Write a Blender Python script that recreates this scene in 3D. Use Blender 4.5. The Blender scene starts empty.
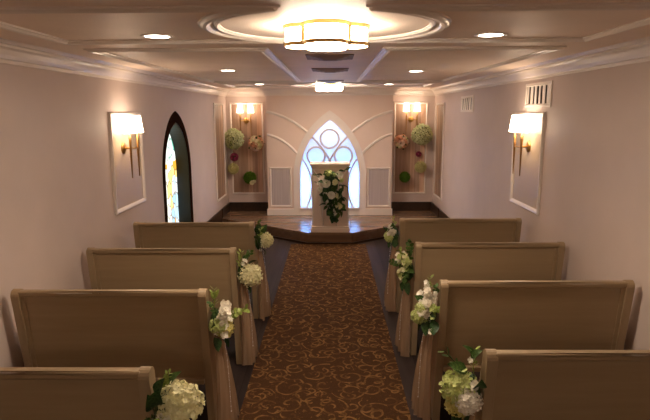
import bpy, bmesh, math, random
from mathutils import Vector, Matrix
from mathutils.geometry import tessellate_polygon
random.seed(7)
PI = math.pi
sc = bpy.context.scene
COL = sc.collection

# ------------------------------------------------------------------ materials
def lin(r, g, b):
    f = lambda c: (c / 255) / 12.92 if c / 255 <= .04045 else ((c / 255 + .055) / 1.055) ** 2.4
    return (f(r), f(g), f(b), 1)

class NT:
    def __init__(s, name):
        s.m = bpy.data.materials.new(name); s.m.use_nodes = True
        s.t = s.m.node_tree; s.t.nodes.clear()
        s.out = s.t.nodes.new('ShaderNodeOutputMaterial')
    def n(s, typ, ins=None, **kw):
        nd = s.t.nodes.new('ShaderNode' + typ)
        for k, v in kw.items(): setattr(nd, k, v)
        for k, v in (ins or {}).items():
            if isinstance(v, bpy.types.NodeSocket): s.t.links.new(v, nd.inputs[k])
            else: nd.inputs[k].default_value = v
        return nd
    def math(s, op, a, b=0.0, c=0.0):
        return s.n('Math', {0: a, 1: b, 2: c}, operation=op).outputs[0]
    def ramp(s, fac, stops, interp='LINEAR'):
        nd = s.n('ValToRGB', {0: fac}); r = nd.color_ramp; r.interpolation = interp
        while len(r.elements) < len(stops): r.elements.new(.5)
        for e, (p, c) in zip(r.elements, stops): e.position = p; e.color = c
        return nd.outputs[0]
    def mix(s, fac, a, b, blend='MIX'):
        nd = s.n('Mix', data_type='RGBA', blend_type=blend)
        for k, v in ((0, fac), (6, a), (7, b)):
            if isinstance(v, bpy.types.NodeSocket): s.t.links.new(v, nd.inputs[k])
            else: nd.inputs[k].default_value = v
        return nd.outputs[2]
    def obj(s): return s.n('TexCoord').outputs['Object']
    def bump(s, h, strength=.2, dist=.01):
        return s.n('Bump', {'Height': h, 'Strength': strength, 'Distance': dist}).outputs[0]
    def done(s, shader):
        s.t.links.new(shader, s.out.inputs[0]); return s.m
    def bsdf(s, **ins):
        return s.n('BsdfPrincipled', {k.replace('_', ' '): v for k, v in ins.items()}).outputs[0]

def paint(name, c, rough=.55, bump=.0, scale=120, var=.04, spec=.35, metal=0.0):
    t = NT(name); co = t.obj()
    nz = t.n('TexNoise', {'Vector': co, 'Scale': 3.0, 'Detail': 4.0}).outputs[0]
    d = tuple(x * (1 - 2 * var) for x in c[:3]) + (1,)
    e = tuple(min(1, x * (1 + 2 * var)) for x in c[:3]) + (1,)
    col = t.ramp(nz, [(.3, d), (.7, e)])
    ins = dict(Base_Color=col, Roughness=rough, Specular_IOR_Level=spec, Metallic=metal)
    if bump:
        hb = t.n('TexNoise', {'Vector': co, 'Scale': scale, 'Detail': 3.0}).outputs[0]
        ins['Normal'] = t.bump(hb, bump, .004)
    return t.done(t.bsdf(**ins))

def wood(name, c1, c2, axis='X', rough=.35, scale=1.0, planks=0.0, plank_axis='Y', spec=.5, tone_k=1.0):
    t = NT(name); co = t.obj()
    st = {'X': (.6, 9, 9), 'Y': (9, .6, 9), 'Z': (9, 9, .6)}[axis]
    mp = t.n('Mapping', {'Vector': co, 'Scale': tuple(v * scale for v in st)}).outputs[0]
    nz = t.n('TexNoise', {'Vector': mp, 'Scale': 3.0, 'Detail': 6.0, 'Roughness': .6, 'Distortion': .4}).outputs[0]
    col = t.ramp(nz, [(.3, c1), (.7, c2)])
    if planks:
        sep = t.n('SeparateXYZ', {0: co}).outputs[plank_axis]
        q = t.math('DIVIDE', sep, planks)
        cell = t.math('FLOOR', q)
        wn = t.n('TexWhiteNoise', {'W': cell}, noise_dimensions='1D').outputs[0]
        tone = t.ramp(wn, [(0, (1 - .34 * tone_k,) * 3 + (1,)), (1, (1 + .22 * tone_k,) * 3 + (1,))])
        col = t.mix(1.0, col, tone, 'MULTIPLY')
        fr = t.math('FRACT', q)
        gap = t.math('GREATER_THAN', t.math('ABSOLUTE', t.math('SUBTRACT', fr, .5)), .485)
        col = t.mix(t.math('MULTIPLY', gap, .6), col, (c1[0] * .3, c1[1] * .3, c1[2] * .3, 1))
    return t.done(t.bsdf(Base_Color=col, Roughness=rough, Specular_IOR_Level=spec))

def emit(name, c, strength):
    t = NT(name)
    nz = t.n('TexNoise', {'Vector': t.obj(), 'Scale': 8.0}).outputs[0]
    k = t.ramp(nz, [(0, tuple(x * .97 for x in c[:3]) + (1,)), (1, c)])
    return t.done(t.n('Emission', {'Color': k, 'Strength': strength}).outputs[0])

def petal(name, c1, c2, rough=.6, trans=.25, scale=9):
    t = NT(name)
    nz = t.n('TexNoise', {'Vector': t.obj(), 'Scale': scale, 'Detail': 2.0}).outputs[0]
    col = t.ramp(nz, [(.3, c1), (.7, c2)])
    a = t.bsdf(Base_Color=col, Roughness=rough, Specular_IOR_Level=.2)
    b = t.n('BsdfTranslucent', {'Color': col}).outputs[0]
    return t.done(t.n('MixShader', {0: trans, 1: a, 2: b}).outputs[0])

WARM = (1.0, .70, .43, 1)
M = {}
M['wall'] = paint('wall_paint', lin(211, 195, 188), .6, .12, 160, .015, .25)
M['ceiling'] = paint('ceiling_paint', lin(245, 228, 214), .5, .35, 90, .02, .3)
M['trim'] = paint('white_trim', lin(232, 222, 214), .32, 0, 1, .01, .5)
M['altar'] = paint('altar_wall_paint', lin(228, 208, 196), .55, .05, 140, .01, .3)
M['pew'] = wood('pew_taupe_wood', lin(150, 128, 98), lin(160, 138, 107), 'X', .36, 1, spec=.45)
M['pew_end'] = wood('pew_end_taupe_wood', lin(152, 131, 102), lin(163, 141, 111), 'Z', .36, 1, spec=.45)
M['planks'] = wood('plank_wallpaper', lin(176, 142, 118), lin(214, 182, 160), 'Z', .5, .5, .085, 'X', .3)
M['planks_side'] = wood('plank_wallpaper_side', lin(168, 138, 116), lin(198, 170, 148), 'Z', .5, .5, .085, 'Y', .3)
M['stage'] = wood('stage_wood', lin(116, 90, 71), lin(152, 121, 98), 'X', .22, .6, .13, 'Y', .5, .35)
M['riser'] = wood('riser_wood', lin(96, 70, 52), lin(122, 92, 70), 'X', .3, .7)
M['darkwood'] = wood('dark_wood', lin(40, 26, 18), lin(62, 42, 30), 'Y', .3, .8)
M['frame_dark'] = paint('dark_window_frame', lin(46, 30, 24), .8, 0, 1, .05, 0.0)
M['floor'] = wood('dark_floor', lin(46, 37, 36), lin(62, 51, 49), 'Y', .6, .5, .16, 'X', .12)
M['gold'] = paint('brushed_gold', lin(190, 152, 92), .32, 0, 1, .03, .5, 1.0)
M['antique'] = paint('antique_brass', lin(160, 122, 72), .34, 0, 1, .05, .5, 1.0)
M['bronze'] = paint('dark_bronze', lin(132, 106, 88), .5, 0, 1, .06, .4, .3)
M['dark'] = paint('dark_gap', lin(34, 28, 26), .8, 0, 1, .05)
M['lamp_white'] = emit('chandelier_glow', (1.0, .80, .60, 1), 25.0)
M['lamp_bottom'] = emit('chandelier_bottom_glow', (1.0, .80, .60, 1), 36.0)
M['shade'] = emit('sconce_shade_glow', (1.0, .76, .54, 1), 9.0)
M['shade_dim'] = emit('sconce_shade_soft_glow', (1.0, .76, .54, 1), 5.5)
M['down'] = emit('downlight_glow', (1.0, .86, .68, 1), 14.0)
M['leaf'] = petal('leaf_green', lin(42, 66, 28), lin(84, 110, 52), .45, .15)
M['leaf_dark'] = petal('leaf_dark_green', lin(30, 52, 28), lin(62, 88, 48), .4, .1)
M['leaf_lime'] = petal('leaf_lime', lin(120, 138, 62), lin(158, 172, 92), .45, .25)
M['cream'] = petal('cream_petals', lin(226, 222, 170), lin(240, 236, 204), .6)
M['lime'] = petal('pale_green_petals', lin(184, 198, 120), lin(218, 224, 160), .6)
M['white'] = petal('white_petals', lin(236, 230, 214), lin(248, 244, 234), .6)
M['yellow'] = petal('soft_yellow_petals', lin(206, 196, 110), lin(226, 218, 150), .6)
M['celadon'] = petal('celadon_petals', lin(186, 196, 134), lin(234, 240, 204), .65, .25, 6)
M['palegreen'] = petal('pale_button_petals', lin(206, 200, 140), lin(228, 222, 172), .65)
M['peach'] = petal('peach_petals', lin(222, 164, 132), lin(240, 200, 170), .6)
M['blush'] = petal('blush_petals', lin(230, 200, 180), lin(242, 222, 204), .6)
M['magenta'] = petal('magenta_petals', lin(142, 48, 84), lin(188, 88, 120), .6)
M['moss'] = petal('moss_green', lin(58, 92, 22), lin(112, 150, 48), .8, .1)
M['stem'] = petal('stem_green', lin(70, 88, 40), lin(96, 112, 60), .6, .05)
M['podium'] = paint('podium_paint', lin(216, 194, 178), .45, 0, 1, .015, .45)

def glitter():
    t = NT('shimmer_wallpaper'); co = t.obj()
    mp = t.n('Mapping', {'Vector': co, 'Scale': (60, 260, 260)}).outputs[0]
    nz = t.n('TexNoise', {'Vector': mp, 'Scale': 1.0, 'Detail': 3.0}).outputs[0]
    col = t.ramp(nz, [(.3, lin(176, 155, 130)), (.7, lin(212, 193, 166))])
    return t.done(t.bsdf(Base_Color=col, Roughness=.42, Metallic=.0, Normal=t.bump(nz, .3, .003)))
M['glitter'] = glitter()

def silver():
    t = NT('silver_inset'); co = t.obj()
    mp = t.n('Mapping', {'Vector': co, 'Scale': (140, 140, 2)}).outputs[0]
    nz = t.n('TexNoise', {'Vector': mp, 'Scale': 1.0, 'Detail': 2.0}).outputs[0]
    col = t.ramp(nz, [(.3, lin(186, 174, 174)), (.7, lin(200, 189, 190))])
    return t.done(t.bsdf(Base_Color=col, Roughness=.25, Metallic=.1))
M['silver'] = silver()

def carpet():
    t = NT('scroll_carpet'); co = t.obj()
    wob = t.n('TexNoise', {'Vector': co, 'Scale': 7.0, 'Detail': 1.0}).outputs['Color']
    wv = t.n('VectorMath', {0: wob, 1: (.5, .5, .5)}, operation='SUBTRACT').outputs[0]
    wv = t.n('VectorMath', {0: wv, 'Scale': .05}, operation='SCALE').outputs[0]
    cw = t.n('VectorMath', {0: co, 1: wv}, operation='ADD').outputs[0]
    total = None
    for scale, turns, wdt, seed, rmax in ((5.2, 2.3, .085, 0.0, .62), (8.0, 1.7, .10, 3.7, .50)):
        sh = t.n('VectorMath', {0: cw, 1: (seed, seed * 1.7, 0)}, operation='ADD').outputs[0]
        vo = t.n('TexVoronoi', {'Vector': sh, 'Scale': scale, 'Randomness': .75}, voronoi_dimensions='2D')
        # position output is in texture space already divided by scale
        loc = t.n('VectorMath', {0: sh, 1: vo.outputs['Position']}, operation='SUBTRACT').outputs[0]
        s3 = t.n('SeparateXYZ', {0: loc})
        ang = t.math('ARCTAN2', s3.outputs[1], s3.outputs[0])
        r = vo.outputs['Distance']
        sgn = t.n('SeparateXYZ', {0: vo.outputs['Color']})
        dirn = t.math('SUBTRACT', t.math('MULTIPLY', t.math('GREATER_THAN', sgn.outputs[0], .5), 2.0), 1.0)
        ph = t.math('ADD', t.math('MULTIPLY', t.math('DIVIDE', ang, 2 * PI), dirn), t.math('MULTIPLY', r, turns))
        ph = t.math('ADD', ph, sgn.outputs[1])
        d = t.math('ABSOLUTE', t.math('SUBTRACT', t.math('FRACT', ph), .5))
        line = t.math('LESS_THAN', d, wdt)
        line = t.math('MULTIPLY', line, t.math('LESS_THAN', r, rmax))
        line = t.math('MULTIPLY', line, t.math('GREATER_THAN', r, .06))
        total = line if total is None else t.math('MAXIMUM', total, line)
    lf = t.n('TexNoise', {'Vector': co, 'Scale': 26.0, 'Detail': 2.0, 'Distortion': 1.4}).outputs[0]
    leaf = t.math('GREATER_THAN', lf, .655)
    total = t.math('MAXIMUM', total, t.math('MULTIPLY', leaf, .75))
    fz = t.n('TexNoise', {'Vector': co, 'Scale': 220.0, 'Detail': 2.0}).outputs[0]
    dash = t.n('TexNoise', {'Vector': co, 'Scale': 14.0, 'Detail': 2.0}).outputs[0]
    fade = t.n('MapRange', {0: dash, 1: .36, 2: .6, 3: .15, 4: 1.0}).outputs[0]
    base = t.ramp(fz, [(.3, lin(60, 38, 23)), (.7, lin(82, 55, 34))])
    gold = t.ramp(fz, [(.3, lin(112, 82, 46)), (.7, lin(144, 108, 64))])
    col = t.mix(t.math('MULTIPLY', total, fade), base, gold)
    return t.done(t.bsdf(Base_Color=col, Roughness=.9, Specular_IOR_Level=.1, Normal=t.bump(fz, .5, .006)))
M['carpet'] = carpet()

def tulle():
    t = NT('blush_tulle'); co = t.obj()
    mp = t.n('Mapping', {'Vector': co, 'Scale': (20, 30, 1.5)}).outputs[0]
    nz = t.n('TexNoise', {'Vector': mp, 'Scale': 1.0, 'Detail': 3.0}).outputs[0]
    col = t.ramp(nz, [(.3, lin(172, 142, 114)), (.7, lin(210, 180, 150))])
    a = t.n('BsdfDiffuse', {'Color': col}).outputs[0]
    b = t.n('BsdfTranslucent', {'Color': col}).outputs[0]
    s = t.n('MixShader', {0: .35, 1: a, 2: b}).outputs[0]
    tr = t.n('BsdfTransparent').outputs[0]
    return t.done(t.n('MixShader', {0: .45, 1: s, 2: tr}).outputs[0])
M['tulle'] = tulle()

def crystal():
    t = NT('clear_beads')
    nz = t.n('TexNoise', {'Vector': t.obj(), 'Scale': 40.0}).outputs[0]
    col = t.ramp(nz, [(.3, (.8, .8, .8, 1)), (.7, (1, 1, 1, 1))])
    return t.done(t.bsdf(Base_Color=col, Roughness=.05, Metallic=.0, Specular_IOR_Level=1.0))
M['crystal'] = crystal()

def frosted():
    t = NT('frosted_pane')
    nz = t.n('TexNoise', {'Vector': t.obj(), 'Scale': 30.0}).outputs[0]
    col = t.ramp(nz, [(.3, (.78, .84, .96, 1)), (.7, (.82, .87, .98, 1))])
    a = t.n('BsdfTranslucent', {'Color': col}).outputs[0]
    b = t.bsdf(Base_Color=col, Roughness=.4)
    return t.done(t.n('MixShader', {0: .08, 1: a, 2: b}).outputs[0])
M['frosted'] = frosted()

def stained():
    t = NT('stained_glass'); co = t.obj()
    wob = t.n('TexNoise', {'Vector': co, 'Scale': 5.0, 'Detail': 2.0}).outputs['Color']
    cw = t.mix(.12, co, wob)
    mp = t.n('Mapping', {'Vector': cw, 'Scale': (1, 9, 7)}).outputs[0]
    vo = t.n('TexVoronoi', {'Vector': mp, 'Scale': 1.0})
    ve = t.n('TexVoronoi', {'Vector': mp, 'Scale': 1.0}, feature='DISTANCE_TO_EDGE').outputs[0]
    v = t.n('SeparateXYZ', {0: vo.outputs['Color']}).outputs[0]
    pos = t.n('SeparateXYZ', {0: co})
    clear = t.ramp(v, [(0, lin(244, 246, 232)), (.34, lin(250, 232, 176)), (.5, lin(240, 244, 236)), (.72, lin(226, 236, 238)), (.9, lin(246, 206, 120))], 'CONSTANT')
    high = t.ramp(v, [(0, lin(244, 250, 240)), (.36, lin(120, 200, 176)), (.52, lin(236, 246, 236)), (.9, lin(180, 224, 200))], 'CONSTANT')
    low = t.ramp(v, [(0, lin(236, 170, 62)), (.35, lin(250, 220, 140)), (.55, lin(240, 240, 226)), (.8, lin(204, 138, 44))], 'CONSTANT')
    blue = t.ramp(v, [(0, lin(190, 222, 240)), (.4, lin(232, 240, 244)), (.8, lin(170, 208, 236))], 'CONSTANT')
    jit = t.math('ADD', pos.outputs[2], t.math('MULTIPLY', v, .2))
    f1 = t.math('GREATER_THAN', jit, 1.42)
    f2 = t.math('GREATER_THAN', t.math('ADD', pos.outputs[1], t.math('MULTIPLY', v, .2)), 6.92)
    f3 = t.math('LESS_THAN', jit, 1.34)
    c = t.mix(f3, clear, low)
    c = t.mix(t.math('MULTIPLY', f2, t.math('LESS_THAN', jit, 1.2)), c, blue)
    c = t.mix(f1, c, high)
    lead = t.math('LESS_THAN', ve, .05)
    lc = t.mix(t.math('GREATER_THAN', pos.outputs[2], 1.34), lin(120, 84, 30), lin(30, 130, 110))
    c = t.mix(t.math('MULTIPLY', lead, .7), c, lc)
    return t.done(t.n('Emission', {'Color': c, 'Strength': .8}).outputs[0])
M['stained'] = stained()

# ------------------------------------------------------------------ mesh helpers
def obj(name, bm, mat, parent=None, smooth=False, loc=None):
    bmesh.ops.recalc_face_normals(bm, faces=bm.faces[:])
    me = bpy.data.meshes.new(name); bm.to_mesh(me); bm.free()
    if smooth:
        for p in me.polygons: p.use_smooth = True
    me.materials.append(M[mat] if isinstance(mat, str) else mat)
    o = bpy.data.objects.new(name, me); COL.objects.link(o)
    if parent: o.parent = parent
    if loc: o.location = loc
    return o

def tag(o, label, cat, group=None, kind=None):
    o['label'] = label; o['category'] = cat
    if group: o['group'] = group
    if kind: o['kind'] = kind
    return o

def thing(name, label, cat, loc=(0, 0, 0), rz=0, group=None):
    o = bpy.data.objects.new(name, None); COL.objects.link(o)
    o.empty_display_size = .05
    o.location = loc; o.rotation_euler = (0, 0, rz)
    return tag(o, label, cat, group)

def struct(name, bm, mat, parent=None, smooth=False):
    o = obj(name, bm, mat, parent, smooth)
    if parent is None: o['kind'] = 'structure'
    return o

def inst(name, src, parent, loc, rot=(0, 0, 0), s=1.0, mat=None):
    o = bpy.data.objects.new(name, src); COL.objects.link(o)
    o.parent = parent; o.location = loc; o.rotation_euler = rot
    o.scale = (s, s, s) if not isinstance(s, tuple) else s
    return o

def box(bm, a, b, bev=0.0):
    x0, y0, z0 = [min(p, q) for p, q in zip(a, b)]; x1, y1, z1 = [max(p, q) for p, q in zip(a, b)]
    t = bmesh.new()
    vs = [t.verts.new(p) for p in ((x0, y0, z0), (x1, y0, z0), (x1, y1, z0), (x0, y1, z0), (x0, y0, z1), (x1, y0, z1), (x1, y1, z1), (x0, y1, z1))]
    for f in ((3, 2, 1, 0), (4, 5, 6, 7), (0, 1, 5, 4), (1, 2, 6, 5), (2, 3, 7, 6), (3, 0, 4, 7)): t.faces.new([vs[i] for i in f])
    if bev: bmesh.ops.bevel(t, geom=t.edges[:], offset=bev, segments=2, affect='EDGES', profile=.5)
    join(bm, t); return bm

def join(bm, t, mat=None):
    mp = {}
    for v in t.verts: mp[v] = bm.verts.new(mat @ v.co if mat else v.co)
    for f in t.faces:
        try: bm.faces.new([mp[v] for v in f.verts])
        except ValueError: pass
    t.free()

def prism(bm, loops, w0, w1, mp):
    """2-D outline (with holes) extruded from w0 to w1; mp(u,v,w)->xyz"""
    pts = [p for l in loops for p in l]
    tris = tessellate_polygon([[Vector((p[0], p[1], 0)) for p in l] for l in loops])
    A = [bm.verts.new(mp(p[0], p[1], w0)) for p in pts]; B = [bm.verts.new(mp(p[0], p[1], w1)) for p in pts]
    for t in tris:
        bm.faces.new([A[i] for i in t]); bm.faces.new([B[i] for i in reversed(t)])
    k = 0
    for l in loops:
        n = len(l)
        for i in range(n):
            j = (i + 1) % n
            bm.faces.new([A[k + i], A[k + j], B[k + j], B[k + i]])
        k += n
    return bm

XZ = lambda u, v, w: (u, w, v)
YZ = lambda u, v, w: (w, u, v)
XY = lambda u, v, w: (u, v, w)

def sweep(bm, path, prof, closed=False, mp=XY, base=0.0):
    """mitred sweep of a profile [(side, height)] along a 2-D path"""
    n = len(path); rings = []
    P = [Vector(p) for p in path]
    for i in range(n):
        a = P[i] - P[i - 1] if (i > 0 or closed) else P[1] - P[0]
        b = P[(i + 1) % n] - P[i] if (i < n - 1 or closed) else P[-1] - P[-2]
        a.normalize(); b.normalize()
        na, nb = Vector((-a.y, a.x)), Vector((-b.y, b.x))
        m = na + nb
        if m.length < 1e-6: m = na.copy()
        m.normalize(); k = 1 / max(.35, m.dot(na))
        rings.append([bm.verts.new(mp(P[i].x + m.x * s * k, P[i].y + m.y * s * k, base + h)) for s, h in prof])
    np_ = len(prof)
    for i in range(n if closed else n - 1):
        r0, r1 = rings[i], rings[(i + 1) % n]
        for j in range(np_): bm.faces.new([r0[j], r0[(j + 1) % np_], r1[(j + 1) % np_], r1[j]])
    if not closed:
        bm.faces.new(rings[0]); bm.faces.new(list(reversed(rings[-1])))
    return bm

def tube(bm, pts, rad, seg=8, cap=True):
    pts = [Vector(p) for p in pts]; n = len(pts)
    rads = rad if isinstance(rad, (list, tuple)) else [rad] * n
    rings = []; up = None
    for i in range(n):
        d = (pts[min(i + 1, n - 1)] - pts[max(i - 1, 0)]).normalized()
        if up is None: up = d.orthogonal().normalized()
        up = (up - d * up.dot(d)).normalized(); sd = d.cross(up)
        rings.append([bm.verts.new(pts[i] + (up * math.cos(2 * PI * k / seg) + sd * math.sin(2 * PI * k / seg)) * rads[i]) for k in range(seg)])
    for a, b in zip(rings, rings[1:]):
        for k in range(seg): bm.faces.new([a[k], a[(k + 1) % seg], b[(k + 1) % seg], b[k]])
    if cap: bm.faces.new(list(reversed(rings[0]))); bm.faces.new(rings[-1])
    return bm

def lathe(bm, prof, seg=24, mat=None, cap0=False, cap1=False):
    rings = []
    for r, z in prof:
        ring = []
        for k in range(seg):
            v = Vector((r * math.cos(2 * PI * k / seg), r * math.sin(2 * PI * k / seg), z))
            ring.append(bm.verts.new(mat @ v if mat else v))
        rings.append(ring)
    for a, b in zip(rings, rings[1:]):
        for k in range(seg): bm.faces.new([a[k], a[(k + 1) % seg], b[(k + 1) % seg], b[k]])
    if cap0: bm.faces.new(list(reversed(rings[0])))
    if cap1: bm.faces.new(rings[-1])
    return bm

def lancet(cx, hw, z0, spring, apex, n=16):
    h = apex - spring; R = (hw * hw + h * h) / (2 * hw)
    pts = [(cx - hw, z0)]
    a1 = math.asin(min(1, h / R))
    right = [(cx + hw - R + R * math.cos(a1 * i / n), spring + R * math.sin(a1 * i / n)) for i in range(n + 1)]
    left = [(2 * cx - x, z) for x, z in right]
    return [(cx - hw, z0), (cx + hw, z0)] + right + left[:-1][::-1]

# ------------------------------------------------------------------ dimensions
WL, WR = -1.836, 1.79
HC = 2.30
YB, YF = 9.73, -3.2
YC = 9.31
HS = .173
CX = -.028

# ------------------------------------------------------------------ shell
bm = bmesh.new(); box(bm, (WL - .3, YF - .15, -.1), (WR + .15, YB + .15, 0)); struct('floor', bm, 'floor')
bm = bmesh.new(); box(bm, (WL - .3, YF - .15, HC), (WR + .15, YB + .15, HC + .1)); struct('ceiling', bm, 'ceiling')
WIN = dict(c=6.545, hw=.60, z0=.40, spring=1.2, apex=1.93)
hole = lancet(WIN['c'], WIN['hw'] - .08, WIN['z0'] + .08, WIN['spring'], WIN['apex'] - .127)
bm = bmesh.new()
prism(bm, [[(YF, 0), (YB, 0), (YB, HC), (YF, HC)], hole], WL - .2, WL, YZ); struct('wall_left', bm, 'wall')
bm = bmesh.new(); box(bm, (WR, YF, 0), (WR + .15, YB, HC)); struct('wall_right', bm, 'wall')
bm = bmesh.new(); box(bm, (WL - .2, YB, 0), (WR + .15, YB + .15, HC)); struct('wall_back', bm, 'wall')
bm = bmesh.new(); box(bm, (WL - .2, YF - .15, 0), (WR + .15, YF, HC)); struct('wall_front', bm, 'wall')

# altar wall: projecting box front with the arched opening
CL, CR = -1.085, 1.022
arch_in = lancet(CX, .5, .30, .85, 1.79, 20)
bm = bmesh.new()
prism(bm, [[(CL, HS + .003), (CR, HS + .003), (CR, HC), (CL, HC)], arch_in], YC, YC + .07, XZ)
box(bm, (CL, YC + .07, HS + .003), (CL + .05, YB - .001, HC)); box(bm, (CR - .05, YC + .07, HS + .003), (CR, YB, HC))
struct('wall_altar', bm, 'altar')

# stage
stage = [(WL + .002, YB - .003), (WL + .002, 9.02), (-1.075, 8.455), (-.345, 7.885), (.30, 7.885), (1.03, 8.45), (WR - .002, 9.02), (WR - .002, YB - .003)]
st = bpy.data.objects.new('stage', None); COL.objects.link(st)
tag(st, 'low brown wooden stage with angled front at the aisle end', 'stage')
bm = bmesh.new(); prism(bm, [stage], HS - .035, HS, XY); obj('stage_deck', bm, 'stage', st)
ins = [(x * .992, y + (.02 if y < 9.5 else 0)) for x, y in stage]
bm = bmesh.new(); prism(bm, [ins], 0, HS - .035, XY); obj('riser', bm, 'riser', st)
bm = bmesh.new()
sweep(bm, [(x, y - .004) for x, y in stage[1:7]], [(-.012, .0), (-.012, .03), (.012, .03), (.012, .0)], False, XY, 0)
obj('base_trim', bm, 'darkwood', st)

# baseboards (dark, on the stage and along the side walls)
def board(name, a, b, mat='darkwood'):
    bm = bmesh.new(); box(bm, a, b, .004); struct(name, bm, mat)
board('baseboard_left', (WL, 9.03, HS), (WL + .02, YB, .333))
board('baseboard_right', (WR - .02, 9.03, HS), (WR, YB, .333))
board('baseboard_left_aisle', (WL, YF, 0), (WL + .018, 9.0, .333))
board('baseboard_right_aisle', (WR - .018, YF, 0), (WR, 9.0, .333))
board('baseboard_back_left', (WL + .02, YB - .02, HS), (CL, YB, .333))
board('baseboard_back_right', (CR, YB - .02, HS), (WR - .02, YB, .333))
board('baseboard_altar_left', (CL - .015, YC - .035, HS), (CX - .5, YC, .285), 'trim')
board('baseboard_altar_right', (CX + .5, YC - .035, HS), (CR + .015, YC, .285), 'trim')
board('baseboard_altar_sill', (CX - .5, YC - .03, HS), (CX + .5, YC, .305), 'trim')

# crown mouldings
CRP = [(0, -.115), (.012, -.115), (.012, -.095), (.022, -.09), (.03, -.07), (.048, -.045), (.066, -.034), (.066, -.022), (.086, -.018), (.098, 0), (0, 0)]
tn = [0]
def trim(bm, mat='trim'):
    tn[0] += 1; return struct('trim_%d' % tn[0], bm, mat)
for path in ([(WL, YB), (WL, YF)], [(WR, YF), (WR, YB)], [(CL, YB), (WL, YB)], [(WR, YB), (CR, YB)], [(CR, YB), (CR, YC), (CL, YC), (CL, YB)]):
    # profile side + = left of travel, so order paths with the room on the left
    bm = bmesh.new(); sweep(bm, path, CRP, False, XY, HC); trim(bm)

# ceiling panel mouldings
TP = [(-.032, 0), (-.032, -.008), (-.02, -.011), (-.012, -.018), (.004, -.021), (.014, -.016), (.022, -.010), (.032, -.007), (.032, 0)]
def ctrim(path, closed=True):
    bm = bmesh.new(); sweep(bm, path, TP, closed, XY, HC); trim(bm)
def bite(cx, cy, sgn, xo, y0, y1, r):
    a = math.asin((y1 - cy) / r)
    n = 18
    arc = [(cx + sgn * r * math.cos(a - 2 * a * i / n), cy + r * math.sin(a - 2 * a * i / n)) for i in range(n + 1)]
    pts = [(xo, y0), (xo, y1)] + arc
    return pts if sgn < 0 else pts
for cy in (2.65, 7.93):
    for s, xo in ((-1, -1.46), (1, 1.385)):
        ctrim(bite(-.03, cy, s, xo, cy - .48, cy + .48, .54))
        a = math.asin(.455 / .49); arc = [(-.03 + s * .49 * math.cos(a - 2 * a * i / 20), cy + .49 * math.sin(a - 2 * a * i / 20)) for i in range(21)]
        bm = bmesh.new(); sweep(bm, arc, [(p * .45, h * .7) for p, h in TP], False, XY, HC); trim(bm)
for s in (0, 1):
    x0, x1 = ((-1.49, -.42), (.35, 1.40))[s]
    ctrim([(x0, 3.52), (x1, 3.52), (x1, 7.08), (x0, 7.08)])

# framed insets on the walls
def framed(name, label, plane, u0, u1, z0, z1, w, sgn, inset, fw=.03, ft=.022, group=None):
    """plane 'X' -> lies on x=w, u is y; plane 'Y' -> lies on y=w, u is x; sgn = direction into the room"""
    mp = YZ if plane == 'X' else XZ
    t = thing(name, label, 'wall panel', (w, (u0 + u1) / 2, z0) if plane == 'X' else ((u0 + u1) / 2, w, z0), 0, group)
    off = Vector(t.location)
    m2 = lambda u, v, ww: tuple(Vector(mp(u, v, ww)) - off)
    bm = bmesh.new()
    prof = [(0, 0), (0, sgn * ft * .6), (fw * .25, sgn * ft), (fw * .7, sgn * ft * .8), (fw, sgn * ft * .4), (fw, 0)]
    sweep(bm, [(u0, z0), (u1, z0), (u1, z1), (u0, z1)], prof, True, m2, w)
    obj('panel_frame', bm, 'trim', t)
    bm = bmesh.new(); prism(bm, [[(u0 + fw * .8, z0 + fw * .8), (u1 - fw * .8, z0 + fw * .8), (u1 - fw * .8, z1 - fw * .8), (u0 + fw * .8, z1 - fw * .8)]], w, w + sgn * .004, m2)
    o = obj('inset', bm, inset, t)
    return t
framed('wall_panel', 'white framed shimmer panel behind the left wall sconce', 'X', 4.57, 5.33, 1.055, 1.915, WL, 1, 'glitter', .04)
framed('wall_panel', 'white framed shimmer panel behind the right wall sconce', 'X', 4.69, 5.44, 1.028, 1.90, WR, -1, 'glitter', .04)
framed('wall_panel', 'tall narrow framed panel on the left wall beside the stage', 'X', 8.70, 9.44, .50, 2.06, WL, 1, 'planks_side', .03)
framed('wall_panel', 'tall narrow framed panel on the right wall beside the stage', 'X', 8.86, 9.52, .49, 2.055, WR, -1, 'planks_side', .03)
framed('wall_panel', 'tall white framed plank panel behind the left flower balls', 'Y', -1.768, -1.184, .48, 2.083, YB, -1, 'planks', .03)
framed('wall_panel', 'tall white framed plank panel behind the right flower balls', 'Y', 1.092, 1.671, .48, 2.075, YB, -1, 'planks', .03)
framed('wall_panel', 'short silver framed panel left of the glowing arch', 'Y', -1.05, -.675, .318, 1.0, YC, -1, 'silver', .032)
framed('wall_panel', 'short silver framed panel right of the glowing arch', 'Y', .60, 1.0, .315, .99, YC, -1, 'silver', .032)

# radiating ribs on the altar wall
def quad3(p0, pm, p1, n=14):
    c = [2 * pm[i] - .5 * (p0[i] + p1[i]) for i in (0, 1)]
    return [tuple((1 - t) ** 2 * p0[i] + 2 * t * (1 - t) * c[i] + t * t * p1[i] for i in (0, 1)) for t in [k / n for k in range(n + 1)]]
RP = [(-.022, 0), (-.018, -.014), (0, -.02), (.018, -.014), (.022, 0)]
for a, m, b in (((-1.083, 1.925), (-.735, 1.808), (-.41, 1.59)), ((-1.083, 1.545), (-.825, 1.445), (-.575, 1.225))):
    for s in (-1, 1):
        f = (lambda p: p) if s < 0 else (lambda p: (2 * CX - p[0] - (.006 if p[0] < -1 else 0), p[1]))
        bm = bmesh.new(); sweep(bm, quad3(f(a), f(m), f(b)), RP, False, XZ, YC); trim(bm)

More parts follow.
